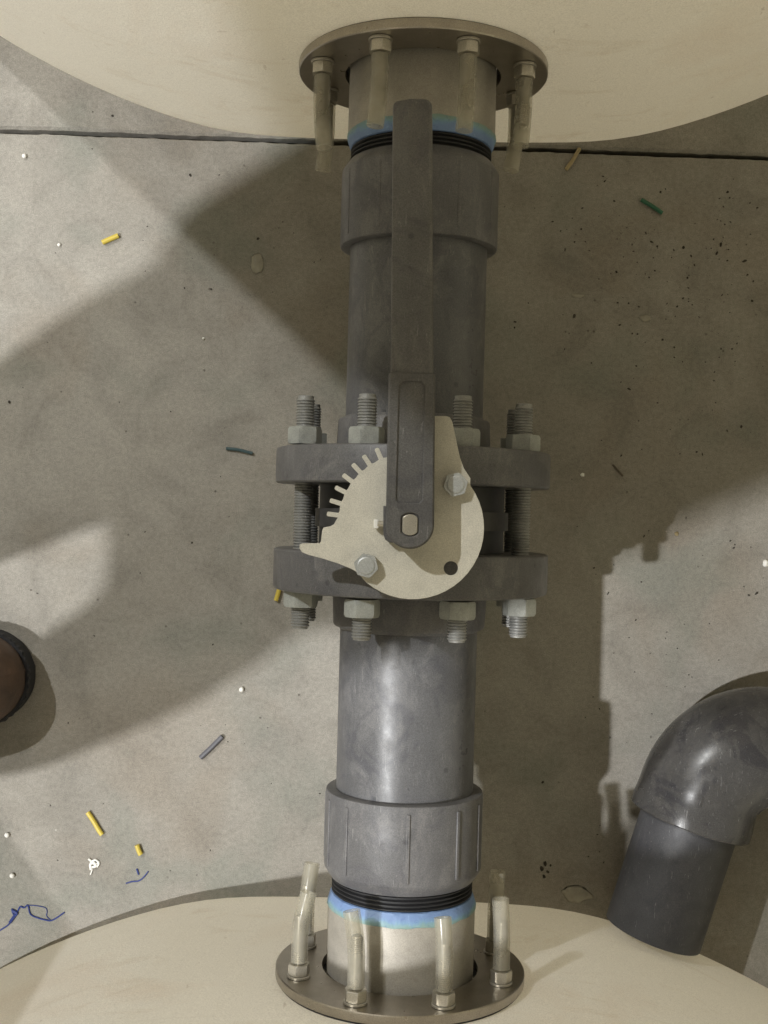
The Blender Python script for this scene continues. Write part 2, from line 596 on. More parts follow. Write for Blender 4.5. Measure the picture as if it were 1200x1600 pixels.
def tank_flange(y_face, sgn, label, collar_len):
    root = empty('tank_flange', (0, y_face, HP))
    tag(root, label, 'flange')
    Mo = MY if sgn > 0 else Matrix.Rotation(R(90), 4, 'X')       # local z -> out of the face
    bm = bmesh.new()
    lathe(bm, [(0, 0.0652), (0, 0.1030), (-0.0008, 0.1038), (-0.0072, 0.1038), (-0.0078, 0.1034), (-0.0078, 0.0652)], Mo, 96, closed=True)
    new_obj('plate', bm, M_STEEL, root)
    bm = bmesh.new()
    lathe(bm, [(-0.0074, 0.0618), (-0.0079, 0.1020), (-0.0099, 0.1020), (-0.0099, 0.0618)], Mo, 64, closed=True)
    new_obj('gasket', bm, M_RUB, root)
    bm = bmesh.new()
    lathe(bm, [(-0.0085, 0.053), (-0.0085, 0.0613), (collar_len - 0.0012, 0.0615), (collar_len, 0.0605), (collar_len, 0.053)], Mo, 96, closed=True)
    new_obj('collar', bm, M_COLLAR, root)
    bm = bmesh.new()
    pr = []
    t = collar_len - 0.004
    while t < collar_len + 0.026:
        pr += [(t, 0.0563), (t + 0.0010, 0.0588), (t + 0.0017, 0.0588), (t + 0.0027, 0.0563)]
        t += 0.0033
    lathe(bm, pr, Mo, 96)
    new_obj('pipe_thread', bm, M_RUB, root)
    # pipe dope smeared over the collar rim: its own little frame, z from the coupling to the collar

    def edge(a, t, r):
        w = 0.0012 * noise.noise(Vector((math.cos(a) * 2.1, math.sin(a) * 2.1, 3.0 + sgn))) + 0.0008 * noise.noise(Vector((math.cos(a) * 7, math.sin(a) * 7, 1.0)))
        rr = r + 0.0005 * noise.noise(Vector((math.cos(a) * 9, math.sin(a) * 9, t * 900)))
        return (rr, t + w * min(1, t / 0.011))
    bm = bmesh.new()
    lathe(bm, [(-0.0006, 0.0575), (0.0, 0.0590), (0.0025, 0.0602), (0.005, 0.0611), (0.0075, 0.0619), (0.0095, 0.0622), (0.0108, 0.0620), (0.0110, 0.0606)], I4, 160, cap=False, rf=edge)
    o = new_obj('thread_sealant', bm, M_TAPE, root)
    o.location = (0, sgn * (collar_len + 0.0085), 0)
    o.rotation_euler = (R(90) if sgn > 0 else R(-90), 0, 0)
    for k in range(8):
        a = R(22.5 + 45 * k)
        x, z = 0.0885 * math.cos(a), 0.0885 * math.sin(a)
        random.seed(k * 5 + (3 if sgn > 0 else 8))
        b = (random.uniform(-0.008, 0.008), random.uniform(-0.008, 0.008))
        if sgn > 0 and 0 < z and x < 0 and abs(x) < 0.05:
            b = (-0.010, 0.006)
        if sgn > 0 and 0 < z < 0.05 and x < 0:
            b = (0.012, 0.004)
        make_stud(root, x, z, sgn, b, 0.069 + random.uniform(-0.003, 0.003))
    return root


YFU, YFL = 0.3640, -0.3790
tank_flange(YFU, -1, 'round steel tank flange in shade, lever tip reaching over its collar', 0.053)
tank_flange(YFL, 1, 'round steel tank flange with clear sleeves, on the brighter tank by the elbow pipe', 0.0535)

# ------------------------------------------------------------------ couplings


def coupling(y0, y1, sgn, r, ribs, label, hr=0.0011):
    """y0: pipe side, y1: threaded side"""
    L = abs(y1 - y0)
    root = empty('pipe_coupling', (0, y0, HP))
    tag(root, label, 'coupling')
    Mo = MY if sgn > 0 else Matrix.Rotation(R(90), 4, 'X')
    bm = bmesh.new()
    lathe(bm, [(0, 0.0574), (0, r - 0.0022), (0.0006, r - 0.0006), (0.002, r), (L - 0.010, r), (L - 0.008, r - 0.0005), (L - 0.001, r - 0.0052), (L, r - 0.0062), (L, 0.0574)], Mo, 128, closed=True)
    b = new_obj('socket', bm, M_FIT, root)
    for deg in ribs:
        bm = bmesh.new()
        a = R(deg)
        Mr = Matrix.Rotation(a, 4, 'Y')          # turn about the pipe axis
        y0_, y1_ = (0.006, L - 0.012) if sgn > 0 else (-(L - 0.012), -0.006)
        box(bm, -0.0016, 0.0016, y0_, y1_, r - 0.0012, r + hr, Mr)
        new_obj('grip_rib', bm, M_FIT, b, bevel=0.0006)
    return root


coupling(-0.231, -0.3035, -1, 0.0657, [-68, -44, 3, 41, 68, 110, 150, 190, 230, 265], 'grey plastic threaded coupling, well lit, next to the flange with the blue smear in front')
coupling(0.219, 0.2905, 1, 0.0657, [-62, -30, 28, 62, 110, 150, 190, 230, 265], 'grey plastic threaded coupling in shade under the long lever', 0.0004)


def pipe(y0, y1, label):
    bm = bmesh.new()
    lathe(bm, [(0, 0.0500), (0, 0.0573), (y1 - y0, 0.0573), (y1 - y0, 0.0500)], MY, 128, closed=True)
    tag(new_obj('pipe', bm, M_PIPE, loc=(0, y0, HP)), label, 'pipe')


pipe(-0.2345, -0.0965, 'short grey plastic pipe, brightly lit, between valve flange and lit coupling')
pipe(0.0735, 0.2225, 'short grey plastic pipe in shade, below the lever')

# ------------------------------------------------------------------ valve flanges
RB = 0.0953


def valve_flange(y_in, y_out, y_hub, sgn, label):
    root = empty('pipe_flange', (0, y_in, HP))
    tag(root, label, 'flange')
    Mo = MY if sgn > 0 else Matrix.Rotation(R(90), 4, 'X')
    T, H = abs(y_out - y_in), abs(y_hub - y_in)
    bm = bmesh.new()
    lathe(bm, [(0, 0.051), (0, 0.1128), (0.0012, 0.1142), (T - 0.003, 0.1142), (T - 0.0008, 0.1134), (T, 0.112), (T, 0.051)], Mo, 128, closed=True)
    new_obj('ring', bm, M_FIT, root)
    bm = bmesh.new()
    lathe(bm, [(T - 0.001, 0.0576), (T - 0.001, 0.0645), (H - 0.0015, 0.0633), (H, 0.0622), (H, 0.0576)], Mo, 96, closed=True)
    new_obj('hub', bm, M_FIT, root)
    # bead of solvent cement squeezed out round the pipe
    bm = bmesh.new()

    def ce(a, t, r):
        return r + 0.0006 * noise.noise(Vector((math.cos(a) * 5, math.sin(a) * 5, sgn)))
    lathe(bm, [(H - 0.0005, 0.0574), (H - 0.0005, 0.0596), (H + 0.0018, 0.0585), (H + 0.0025, 0.0574)], Mo, 96, closed=True, rf=ce)
    new_obj('cement_bead', bm, M_PIPE, root)


valve_flange(0.0215, 0.0508, 0.0765, 1, 'thick grey plastic flange on the lever side of the valve')
valve_flange(-0.0322, -0.0655, -0.0955, -1, 'thick grey plastic flange on the lit pipe side of the valve')

# ------------------------------------------------------------------ flange bolts (threaded rods with two nuts)
bolt = tag(empty('flange_bolt', (0, 0, 0)), None, 'bolt', 'threaded bolts clamping the valve flanges')
bm = bmesh.new()
lathe(bm, rod_profile(-0.0975, 0.0905, 0.0076), MY, 28)
new_obj('threaded_rod', bm, M_ROD, bolt)
bm = bmesh.new()
hexnut(bm, 0.0515, 0.0652, 0.0122, MY, 0.3)
new_obj('nut', bm, M_NUT, bolt, smooth=18)
bm = bmesh.new()
hexnut(bm, -0.0799, -0.0662, 0.0122, MY, 0.3)
new_obj('nut', bm, M_NUT, bolt, smooth=18)
specs = [  # angle, label, shift along y, roll about its own axis
    (157.5, 'upper outer threaded bolt with two nuts on the toothed edge side', 0.0012, 0.05),
    (112.5, 'raised threaded bolt nearest the lever on the toothed edge side', -0.0012, 0.0),
    (67.5, 'raised threaded bolt beside the hooked tip of the metal plate', -0.0008, 0.9),
    (22.5, 'upper outer threaded bolt with two nuts on the plate hole side', -0.0010, 0.62),
    (-22.5, 'lower outer bolt half hidden under the bolt on the plate hole side', 0.0006, 0.2),
    (202.5, 'lower outer bolt half hidden under the bolt on the toothed edge side', 0.001, 0.5),
    (-67.5, 'lowest threaded bolt under the valve on the plate hole side', 0.0, 0.1),
    (247.5, 'lowest threaded bolt under the valve on the toothed edge side', 0.0, 0.4),
]
for i, (a, lab, dy, roll) in enumerate(specs):
    o = bolt if i == 0 else copy_tree(bolt)
    o.location = (RB * math.cos(R(a)), dy, HP + RB * math.sin(R(a)))
    o.rotation_euler = (0, roll, 0)
    o['label'] = lab

# ------------------------------------------------------------------ butterfly valve
VY = -0.006
valve = empty('butterfly_valve', (0, VY, HP))
tag(valve, 'butterfly valve with dark lever and toothed cream metal plate, between two thick flanges', 'valve')
bm = bmesh.new()
lathe(bm, [(-0.0258, 0.051), (-0.0258, 0.0770), (0.0272, 0.0770), (0.0272, 0.051)], MY, 96, closed=True)
body = new_obj('body', bm, M_BODY, valve)
bm = bmesh.new()
lathe(bm, [(-0.0075, 0.0765), (-0.0075, 0.0806), (0.0075, 0.0806), (0.0075, 0.0765)], MY, 96, closed=True)
new_obj('body_rib', bm, M_RIB, body)
bm = bmesh.new()
lathe(bm, [(0.070, 0.026), (0.112, 0.024), (0.114, 0.030), (0.1265, 0.031), (0.1275, 0.030)], I4, 48)
new_obj('neck', bm, M_BODY, valve)
bm = bmesh.new()
lathe(bm, [(-0.002, 0.0505), (0.002, 0.0505)], Matrix.Rotation(R(12), 4, 'Z') @ MY, 64)
new_obj('disc', bm, M_RUB, valve)

ZP = 0.130                         # underside height of the plate above the axis


def L2(px, py, z):
    p = P(px, py, HP + z)
    return (p.x, p.y - VY)


top = ZP + 0.004
out = []
pc = (640, 820)
# hook, outer rim (clockwise in the picture)
rim = [(672, 652), (676, 650), (697, 650), (703, 652), (707, 660), (714, 694), (719, 716), (725, 732), (735, 747)]
out += rim
for k in range(1, 24):             # big rounded edge about (645, 826) radius 112
    a = R(-44 + k * 7.6)
    out.append((644.5 + 112 * math.cos(a), 824.5 + 112 * math.sin(a)))
arm = [(558, 894), (549, 889), (530, 881), (505, 873), (482, 867), (472, 863), (468, 857), (468, 851), (472, 849), (499, 849), (501.5, 846), (503.5, 828), (506, 824), (516, 822.5), (522, 819), (525, 813)]
out = [p for p in out if not (p[0] < 560 and p[1] < 905)]
out += arm
# teeth about (640,820)
tips = [172.4, 162.9, 153.2, 143.1, 133.2, 123.6, 113.4, 103.4, 93.5]


def pol(r, a):
    return (640 + r * math.cos(R(a)), 820 - r * math.sin(R(a)))


for a in tips:
    out += [pol(112.5, a + 1.9), pol(129, a + 1.6), pol(130.5, a + 0.9), pol(130.5, a - 0.9), pol(129, a - 1.6), pol(112.5, a - 1.9), pol(111.5, a - 4.0)]
out += [pol(111.5, 88), (655, 700), (668, 696)]
pts = [L2(x, y, top) for x, y in out]
bm = bmesh.new()
# plate with a round hole: outline + hole filled as one face each side
hc = L2(704.5, 888, top)
hr = 11.2 / (F / (1.0 - top))
hole = [(hc[0] + hr * math.cos(2 * PI * k / 32), hc[1] + hr * math.sin(2 * PI * k / 32)) for k in range(32)]


def loop_edges(ps, z):
    vs = [bm.verts.new((x, y, z)) for x, y in ps]
    return vs, [bm.edges.new((vs[i], vs[(i + 1) % len(vs)])) for i in range(len(vs))]


va, ea = loop_edges(pts, top)
vb, eb = loop_edges(hole, top)
bmesh.ops.triangle_fill(bm, use_beauty=True, edges=ea + eb)
ff = list(bm.faces)
ret = bmesh.ops.extrude_face_region(bm, geom=ff)
nv = [g for g in ret['geom'] if isinstance(g, bmesh.types.BMVert)]
bmesh.ops.translate(bm, verts=nv, vec=(0, 0, ZP - top))
plate = new_obj('throttle_plate', bm, M_PLATE, valve, smooth=30, bevel=0.0007)

for (px, py, rot) in ((712, 757, 0.25), (572, 884, 0.75)):
    x, y = L2(px, py, top + 0.008)
    M = Matrix.Translation((x, y, top))
    bm = bmesh.new()
    hexnut(bm, 0.0002, 0.0082, 0.0079, M, rot, top=1.11)
    lathe(bm, [(0.0080, 0.0066), (0.0085, 0.0064), (0.0088, 0.0055)], M, 32)
    new_obj('hex_bolt', bm, M_ZINC, plate, smooth=18)

# lever: hub + arm + grip, pivot at the stem
px0, py0 = L2(640.5, 820, 0.162)


def arc(cx, cy, r, a0, a1, n):
    return [(cx + r * math.cos(R(a0 + (a1 - a0) * k / n)), cy + r * math.sin(R(a0 + (a1 - a0) * k / n))) for k in range(n + 1)]


ZH = 0.164                          # top of the hub
sA = F / (1.0 - ZH)
yA = L2(640, 581, ZH)[1]
hw = 38.0 / sA
xl, xr = L2(607, 590, ZH)[0], L2(680, 590, ZH)[0]
bm = bmesh.new()
arm_pts = arc(px0, py0, hw, 180, 360, 28) + [(xr, yA - 0.002), (xr - 0.0015, yA), (xl + 0.0015, yA), (xl, yA - 0.002)]
# arm body
prism(bm, arm_pts, 0.1415, ZH - 0.0015)
handle = new_obj('lever', bm, M_HAND, valve, smooth=40, bevel=0.0014)
# raised border of the arm with a sunken panel
ox0, oy0 = L2(619, 785, ZH)
ox1, oy1 = L2(664, 596, ZH)
bm = bmesh.new()
pin = [(ox0 + 0.002, oy0), (ox1 - 0.002, oy0), (ox1, oy0 + 0.002), (ox1, oy1 - 0.003), (ox1 - 0.003, oy1), (ox0 + 0.003, oy1), (ox0, oy1 - 0.003), (ox0, oy0 + 0.002)]
shr = 0.0007
outer = arc(px0, py0, hw - shr, 180, 360, 28) + [(xr - shr, yA - 0.002), (xr - 0.0018, yA - shr), (xl + 0.0018, yA - shr), (xl + shr, yA - 0.002)]
# slot for the stem
sx, sy = 0.0072, 0.0083
dd = [(px0 + sx * 0.86 * math.copysign(1, math.cos(t)) if abs(math.cos(t)) * sy > sx * 0.86 else px0 + sy * math.cos(t), py0 + sy * math.sin(t)) for t in [2 * PI * k / 40 for k in range(40)]]
va, ea = loop_edges(outer, ZH)
vb, eb = loop_edges(pin, ZH)
vc, ec = loop_edges(dd, ZH)
bmesh.ops.triangle_fill(bm, use_beauty=True, edges=ea + eb + ec)
ret = bmesh.ops.extrude_face_region(bm, geom=list(bm.faces))
bmesh.ops.translate(bm, verts=[g for g in ret['geom'] if isinstance(g, bmesh.types.BMVert)], vec=(0, 0, -0.0017))
new_obj('raised_rim', bm, M_HAND, handle, smooth=40, bevel=0.0008)
bm = bmesh.new()
st = [(px0 + (x - px0) * 0.86, py0 + (y - py0) * 0.9) for x, y in dd]
prism(bm, st, 0.125, ZH - 0.0002)
new_obj('stem', bm, M_SNUT, valve, smooth=40, bevel=0.0005)

# grip: rises a little towards its tip, chamfered on top
bm = bmesh.new()
yb = yA - 0.004
tip_z = 0.178
sT = F / (1.0 - tip_z)
yT = L2(645, 151, tip_z)[1]
xcT = L2(644.5, 160, tip_z)[0]
xcB = L2(644.0, 580, ZH)[0]
wB, wT = 33.5 / sA, 31.0 / sT
secs = []
for k in range(15):
    t = k / 14
    y = yb + (yT - yb) * t
    xc = xcB + (xcT - xcB) * t
    w = wB + (wT - wB) * t
    zt = (ZH - 0.0012) + (tip_z - ZH) * t
    if t > 0.96:
        pass
    secs.append((xc, y, w, zt))
# rounded end
xc, y, w, zt = secs[-1]
secs[-1] = (xc, y - 0.0055, w, zt)
secs += [(xc, y - 0.003, w * 0.97, zt - 0.0003), (xc, y - 0.001, w * 0.86, zt - 0.0012), (xc, y, w * 0.6, zt - 0.003)]
rings = []
for xc, y, w, zt in secs:
    zb = zt - 0.017
    sec = [(-w, zb + 0.003), (-w, zt - 0.0052), (-w + 0.0008, zt - 0.0046), (-w * 0.28, zt - 0.0006), (-w * 0.2, zt), (w * 0.82, zt), (w * 0.95, zt - 0.0012), (w, zt - 0.003), (w, zb + 0.003), (w * 0.8, zb), (-w * 0.8, zb)]
    rings.append([bm.verts.new((xc + a, y, z)) for a, z in sec])
for A, B in zip(rings, rings[1:]):
    for k in range(len(A)):
        bm.faces.new((A[k], A[(k + 1) % len(A)], B[(k + 1) % len(A)], B[k]))
bm.faces.new(rings[0][::-1])
bm.faces.new(rings[-1])
new_obj('grip', bm, M_GRIP, handle, smooth=28, bevel=0.0009)
# latch under the hub, showing past its rounded end
bm = bmesh.new()
lp = [L2(x, y, 0.1405) for x, y in ((599, 790), (599, 835), (602, 843), (608, 847.5), (618, 848), (626, 853), (640, 858), (645, 800))]
prism(bm, lp, 0.1370, 0.1445)
latch = new_obj('latch', bm, M_HAND, handle, smooth=40, bevel=0.0008)
bm = bmesh.new()
a = L2(584, 818.5, 0.1405)
b = L2(592, 818.5, 0.1405)
box(bm, a[0], b[0], a[1] - 0.0032, a[1] + 0.0032, 0.1362, 0.1418)
new_obj('stop_block', bm, M_WHITE, latch, bevel=0.0006)
bm = bmesh.new()
tube(bm, [(b[0] - 0.001, b[1], 0.1405), (b[0] + 0.004, b[1], 0.1405)], 0.0022, 14)
new_obj('spring_pin', bm, M_SNUT, latch)

# ------------------------------------------------------------------ elbow pipe into the lower tank
ZB = 0.0594
root = empty('elbow_pipe', P(1078, 1280, ZB))
tag(root, 'dark grey plastic elbow with a short pipe whose end meets the brighter tank', 'pipe elbow')
o0 = root.location.copy()
pA, pB = P(1020, 1457, ZB) - o0, P(1077, 1283, ZB) - o0
d = (pB - pA).normalized()
bm = bmesh.new()
tube(bm, [pA, pB + d * 0.02], 0.0470, 64, inner=0.88)
new_obj('pipe_stub', bm, M_DARKP, root)
side = Vector((d.y, -d.x, 0))          # right-hand side of the run
bm = bmesh.new()
rc = 0.0700
st_ = pB + d * 0.026
cc = st_ + side * rc
path, rad = [], []
for t, r in ((0, 0.0530), (0.0001, 0.0576), (0.0014, 0.0588), (0.008, 0.0588), (0.014, 0.0584), (0.020, 0.0578), (0.026, 0.0574)):
    path.append(pB + d * t)
    rad.append(r)
for k in range(1, 25):
    a = PI / 2 * k / 24
    path.append(cc - side * rc * math.cos(a) + d * rc * math.sin(a))
    rad.append(0.0574 + 0.0014 * math.sin(2 * a))
e = path[-1]
for t, r in ((0.010, 0.0574), (0.0118, 0.0588), (0.0255, 0.0588), (0.0265, 0.0574), (0.0266, 0.0530)):
    path.append(e + side * t)
    rad.append(r)
tube(bm, path, rad, 72)
elb = new_obj('elbow', bm, M_ELB, root)
bm = bmesh.new()
tube(bm, [e + side * 0.012, e + side * 0.30], 0.0470, 64, inner=0.88)
new_obj('pipe_run', bm, M_DARKP, root)
# cast marks on the elbow: a raised bar mark along each leg

def mark(c, along, wid, L, Wd, h):
    bm = bmesh.new()
    up = Vector((0, 0, 1))
    M = Matrix(((*along, 0), (*wid, 0), (*up, 0), (0, 0, 0, 1))).transposed()
    M.translation = c
    box(bm, -L / 2, L / 2, -Wd / 2, Wd / 2, -0.003, h, M)
    new_obj('cast_mark', bm, M_ELB, elb, bevel=0.0004)


pm = pB + d * 0.030 - side * 0.012
zt = math.sqrt(0.0574 ** 2 - 0.012 ** 2)
mark(pm + Vector((0, 0, zt)), d, side, 0.010, 0.0030, 0.0006)
mark(pm - d * 0.022 + Vector((0, 0, zt - 0.0006)), d, side, 0.008, 0.0034, 0.0006)
pm = e + side * 0.004 - d * 0.004
zt = math.sqrt(0.0576 ** 2 - 0.004 ** 2)
mark(pm + Vector((0, 0, zt)), side, d, 0.008, 0.0035, 0.0006)
mark(pm - side * 0.014 + Vector((0, 0, zt)), side, d, 0.006, 0.0035, 0.0006)
# ------------------------------------------------------------------ floor litter


def scrap(name, pts, r, mat, label, cat, group=None, hollow=None, n=5):
    w = [P(x, y, 0) + Vector((0, 0, r + 0.0004 + (p[2] if len(p) > 2 else 0))) for p in pts for x, y in [p[:2]]]
    c = sum(w, Vector()) / len(w)
    c.z = 0
    bm = bmesh.new()
    tube(bm, smooth_path([p - c for p in w], n), r, 10, inner=hollow)
    return tag(new_obj(name, bm, mat, loc=c), label, cat, group)


G = 'offcuts of wire insulation on the floor'
scrap('wire_offcut', [(161, 380), (173, 374.5), (186, 369)], 0.0026, M_YEL, 'short straight yellow offcut on the bright floor near the shaded tank', 'wire offcut', G, 0.6)
scrap('wire_offcut', [(138, 1268), (148, 1283), (155, 1295), (160.5, 1303)], 0.0025, M_YEL, 'longest yellow offcut, slightly curved, on the bright floor', 'wire offcut', G, 0.6)
scrap('wire_offcut', [(215, 1319), (218, 1328), (221, 1334)], 0.0026, M_YEL, 'tiny yellow offcut beside the end of a longer curved yellow one', 'wire offcut', G, 0.6)
scrap('wire_offcut', [(436.5, 921), (434, 930), (431.5, 938)], 0.0024, M_YEL, 'yellow offcut peeking out beside the outer nut of the valve flange', 'wire offcut', G, 0.6)
scrap('wire_offcut', [(314, 1183), (331, 1167), (348, 1150)], 0.0025, M_GREY, 'grey purple offcut on the bright floor left of the lit pipe', 'wire offcut', G, 0.5)
scrap('wire_offcut', [(1001, 313), (1018, 323), (1034, 334)], 0.0021, M_GRN, 'dark green offcut on the dark dirty floor', 'wire offcut', G, 0.6)
scrap('wire_offcut', [(354, 701), (372, 703), (395, 708.5)], 0.0017, M_TEAL, 'thin dark teal offcut on the floor left of the flange bolts', 'wire offcut', G, 0.6)
scrap('dry_stick', [(905, 233), (896, 249), (884, 266)], 0.0020, M_TAN, 'thin tan stick lying across the floor joint by the shaded tank', 'stick')
scrap('dark_splinter', [(957, 726), (965, 735), (973, 744)], 0.0009, M_BROWN, 'thin dark splinter on the shaded floor right of the valve', 'splinter')

G = 'tiny white foam beads on the floor'
beads = [((378, 1077), 'white foam bead alone by the shadow edge left of the lit pipe'), ((12, 1304), 'white foam bead at the left edge of the photo by the dim shadow'),
         ((20, 1367), 'white foam bead just above the blue strand on the floor'), ((39, 245), 'white foam bead near the floor joint at the far left'),
         ((93, 383), 'flattened white speck left of the straight yellow offcut'), ((318, 529), 'minute white foam bead on the half shaded floor by the pipe')]
for i, ((x, y), lab) in enumerate(beads):
    r = [0.0026, 0.0026, 0.0026, 0.0024, 0.0018, 0.0013][i]
    bm = bmesh.new()
    bmesh.ops.create_icosphere(bm, subdivisions=2, radius=r)
    for v in bm.verts:
        v.co *= 1 + 0.15 * noise.noise(v.co * 600 + Vector((i, 0, 0)))
    p = P(x, y, 0)
    tag(new_obj('foam_bead', bm, M_WHITE, loc=(p.x, p.y, r * 0.95), smooth=180), lab, 'foam bead', G)

# crumpled white fleck
bm = bmesh.new()
p = P(147, 1350, 0)
for q, w_ in (([(139, 1341), (144, 1345), (150, 1343), (155, 1348), (152, 1354)], 0.0011), ([(143, 1358), (142, 1350), (147, 1347), (151, 1352), (145, 1354)], 0.0014), ([(142, 1366), (145, 1357)], 0.0007), ([(156, 1346), (148, 1350), (141, 1347)], 0.0006)):
    tube(bm, smooth_path([P(x, y, 0) - p + Vector((0, 0, w_ + 0.0012 * random.random())) for x, y in q], 4), w_, 6)
tag(new_obj('plastic_shaving', bm, M_WHITE, loc=p), 'crumpled white plastic shaving below the longest yellow offcut', 'shaving')
# blue strands
bm = bmesh.new()
p0 = P(50, 1430, 0)


def strand(pts, r):
    tube(bm, smooth_path([P(x, y, 0) - p0 + Vector((0, 0, r)) for x, y in pts], 4), r, 6)


strand([(-6, 1457), (4, 1451), (14, 1444), (24, 1432), (21, 1428), (19, 1420), (27, 1424), (32, 1416), (38, 1418), (44, 1414), (48, 1428), (60, 1434), (72, 1437), (80, 1438), (90, 1433), (101, 1425)], 0.0008)
strand([(16, 1441), (23, 1431), (27, 1426), (20, 1422)], 0.0016)
strand([(44, 1414), (58, 1415), (71, 1418), (74, 1424), (73, 1431), (79, 1437)], 0.0005)
tag(new_obj('fibre_strand', bm, M_BLUE, loc=p0), 'tangled dark blue fibre strand near the bottom left of the floor', 'fibre', 'blue fibre strands')
bm = bmesh.new()
p0 = P(215, 1370, 0)
strand([(197, 1380), (207, 1377), (217, 1376), (225, 1370), (232, 1361)], 0.0007)
strand([(214, 1357), (217, 1366)], 0.0009)
tag(new_obj('fibre_strand', bm, M_BLUE, loc=p0), 'short faint blue fibre strand just below the tiny yellow offcut', 'fibre', 'blue fibre strands')


def blob(name, x, y, rx, ry, h, mat, label, cat, seed, group=None):
    bm = bmesh.new()
    bmesh.ops.create_icosphere(bm, subdivisions=3, radius=1)
    for v in bm.verts:
        k = 1 + 0.35 * noise.noise(v.co * 1.8 + Vector((seed, seed * 2, 0)))
        v.co = Vector((v.co.x * rx * k, v.co.y * ry * k, max(0, v.co.z) * h * k))
    p = P(x, y, 0)
    tag(new_obj(name, bm, mat, loc=(p.x, p.y, 0.0003), smooth=180), label, cat, group)


blob('dried_glue', 402, 412, 0.0065, 0.0100, 0.0022, M_GLUE, 'clear dried glue drop on the shaded floor left of the pipe', 'glue drop', 2)
blob('cement_lump', 902, 1397, 0.015, 0.008, 0.0012, M_CHIP, 'flat pale cement lump on the floor by the brighter tank foot', 'lump', 11)
blob('pebble', 1008, 498, 0.0055, 0.0035, 0.002, M_CHIP, 'larger pale oval chip on the dark floor', 'chip', 4, 'pale chips on the dark floor')
blob('pebble', 903, 462, 0.0065, 0.0022, 0.0015, M_CHIP, 'small pale curved chip on the dark floor near the pipe', 'chip', 5, 'pale chips on the dark floor')
blob('pebble', 1057, 834, 0.0022, 0.0022, 0.0015, M_TAN, 'tiny yellowish chip on the lit floor right of the stepped shadow', 'chip', 6)
blob('pebble', 1196, 880, 0.003, 0.004, 0.003, M_WHITE, 'white crumb at the right edge of the lit floor', 'chip', 8)
blob('pebble', 910, 742, 0.002, 0.002, 0.0015, M_WHITE, 'tiny white chip on the dark floor right of the upper flange', 'chip', 3)

# crumbs of dirt, thickest towards the upper right and below the lit coupling
random.seed(21)
bm = bmesh.new()


def crumb(x, y, r):
    p = P(x, y, 0)
    b2 = bmesh.new()
    bmesh.ops.create_icosphere(b2, subdivisions=1, radius=1)
    e = random.uniform(0.6, 2.2)
    a = random.uniform(0, PI)
    vs = {}
    for v in b2.verts:
        k = random.uniform(0.7, 1.25)
        q = Vector((v.co.x * r * e * k, v.co.y * r * k, v.co.z * r * 0.6 * k))
        q = Matrix.Rotation(a, 3, 'Z') @ q
        vs[v.index] = bm.verts.new(p + q + Vector((0, 0, r * 0.3)))
    for f in b2.faces:
        bm.faces.new([vs[v.index] for v in f.verts])
    b2.free()


for x, y, r in ((1032, 300, 2.2), (945, 283, 1.4), (1027, 385, 2.2), (1018, 378, 1.6), (1068, 387, 2.4), (1080, 400, 1.5), (1085, 414, 1.2), (1115, 374, 2.0), (1126, 382, 2.2), (1120, 396, 1.9), (1138, 390, 1.4), (1137, 300, 2.0), (1140, 309, 1.9), (1163, 408, 2.0), (1175, 470, 2.2), (1058, 479, 1.6), (965, 473, 1.7), (982, 474, 1.6), (897, 494, 2.3), (996, 522, 1.8), (1035, 531, 2.2), (994, 572, 1.8), (983, 608, 1.7), (1158, 667, 2.0), (908, 358, 1.7), (876, 361, 1.6), (910, 325, 1.2), (963, 425, 1.6), (1023, 423, 1.9), (852, 878, 1.2), (848, 1222, 1.8), (852, 1350, 2.8), (846, 1357, 3.2), (856, 1362, 3.0), (850, 1369, 2.8), (860, 1352, 1.8), (873, 1222, 1.2), (330, 452, 2.0), (176, 181, 2.2), (145, 175, 1.4), (297, 274, 2.0), (403, 373, 2.2), (15, 628, 2.8), (300, 848, 1.6), (1182, 927, 2.0), (1170, 930, 1.4), (1141, 845, 1.6), (1002, 909, 1.3), (950, 927, 1.5)):
    crumb(x, y, r * 0.00066)
for i in range(190):
    x = random.triangular(760, 1205, 1130)
    y = random.triangular(250, 760, 380)
    crumb(x, y, random.uniform(0.0003, 0.0011) * random.uniform(0.6, 1))
for i in range(60):
    crumb(random.uniform(0, 560), random.uniform(230, 1400), random.uniform(0.0003, 0.0008))
for i in range(60):
    crumb(random.uniform(900, 1200), random.uniform(800, 1400), random.uniform(0.0003, 0.0009))
tag(new_obj('dirt_crumbs', bm, M_DIRT, smooth=0), 'scattered dark dirt crumbs on the concrete floor', 'dirt', kind='stuff')

# ------------------------------------------------------------------ the person standing at the left, one boot toe in view


def skin_mesh(name, verts, edges, mat, parent=None, root=0, sub=2):
    me = bpy.data.meshes.new(name)
    me.from_pydata([v[0] for v in verts], edges, [])
    me.materials.append(mat)
    o = bpy.data.objects.new(name, me)
    C.objects.link(o)
    if parent:
        o.parent = parent
    s = o.modifiers.new('skin', 'SKIN')
    s.use_smooth_shade = True
    for i, v in enumerate(verts):
        d_ = me.skin_vertices[0].data[i]
        r = v[1] if isinstance(v[1], tuple) else (v[1], v[1])
        d_.radius = r
        d_.use_root = (i == root)
    if sub:
        m = o.modifiers.new('sub', 'SUBSURF')
        m.levels = m.render_levels = sub
    return o


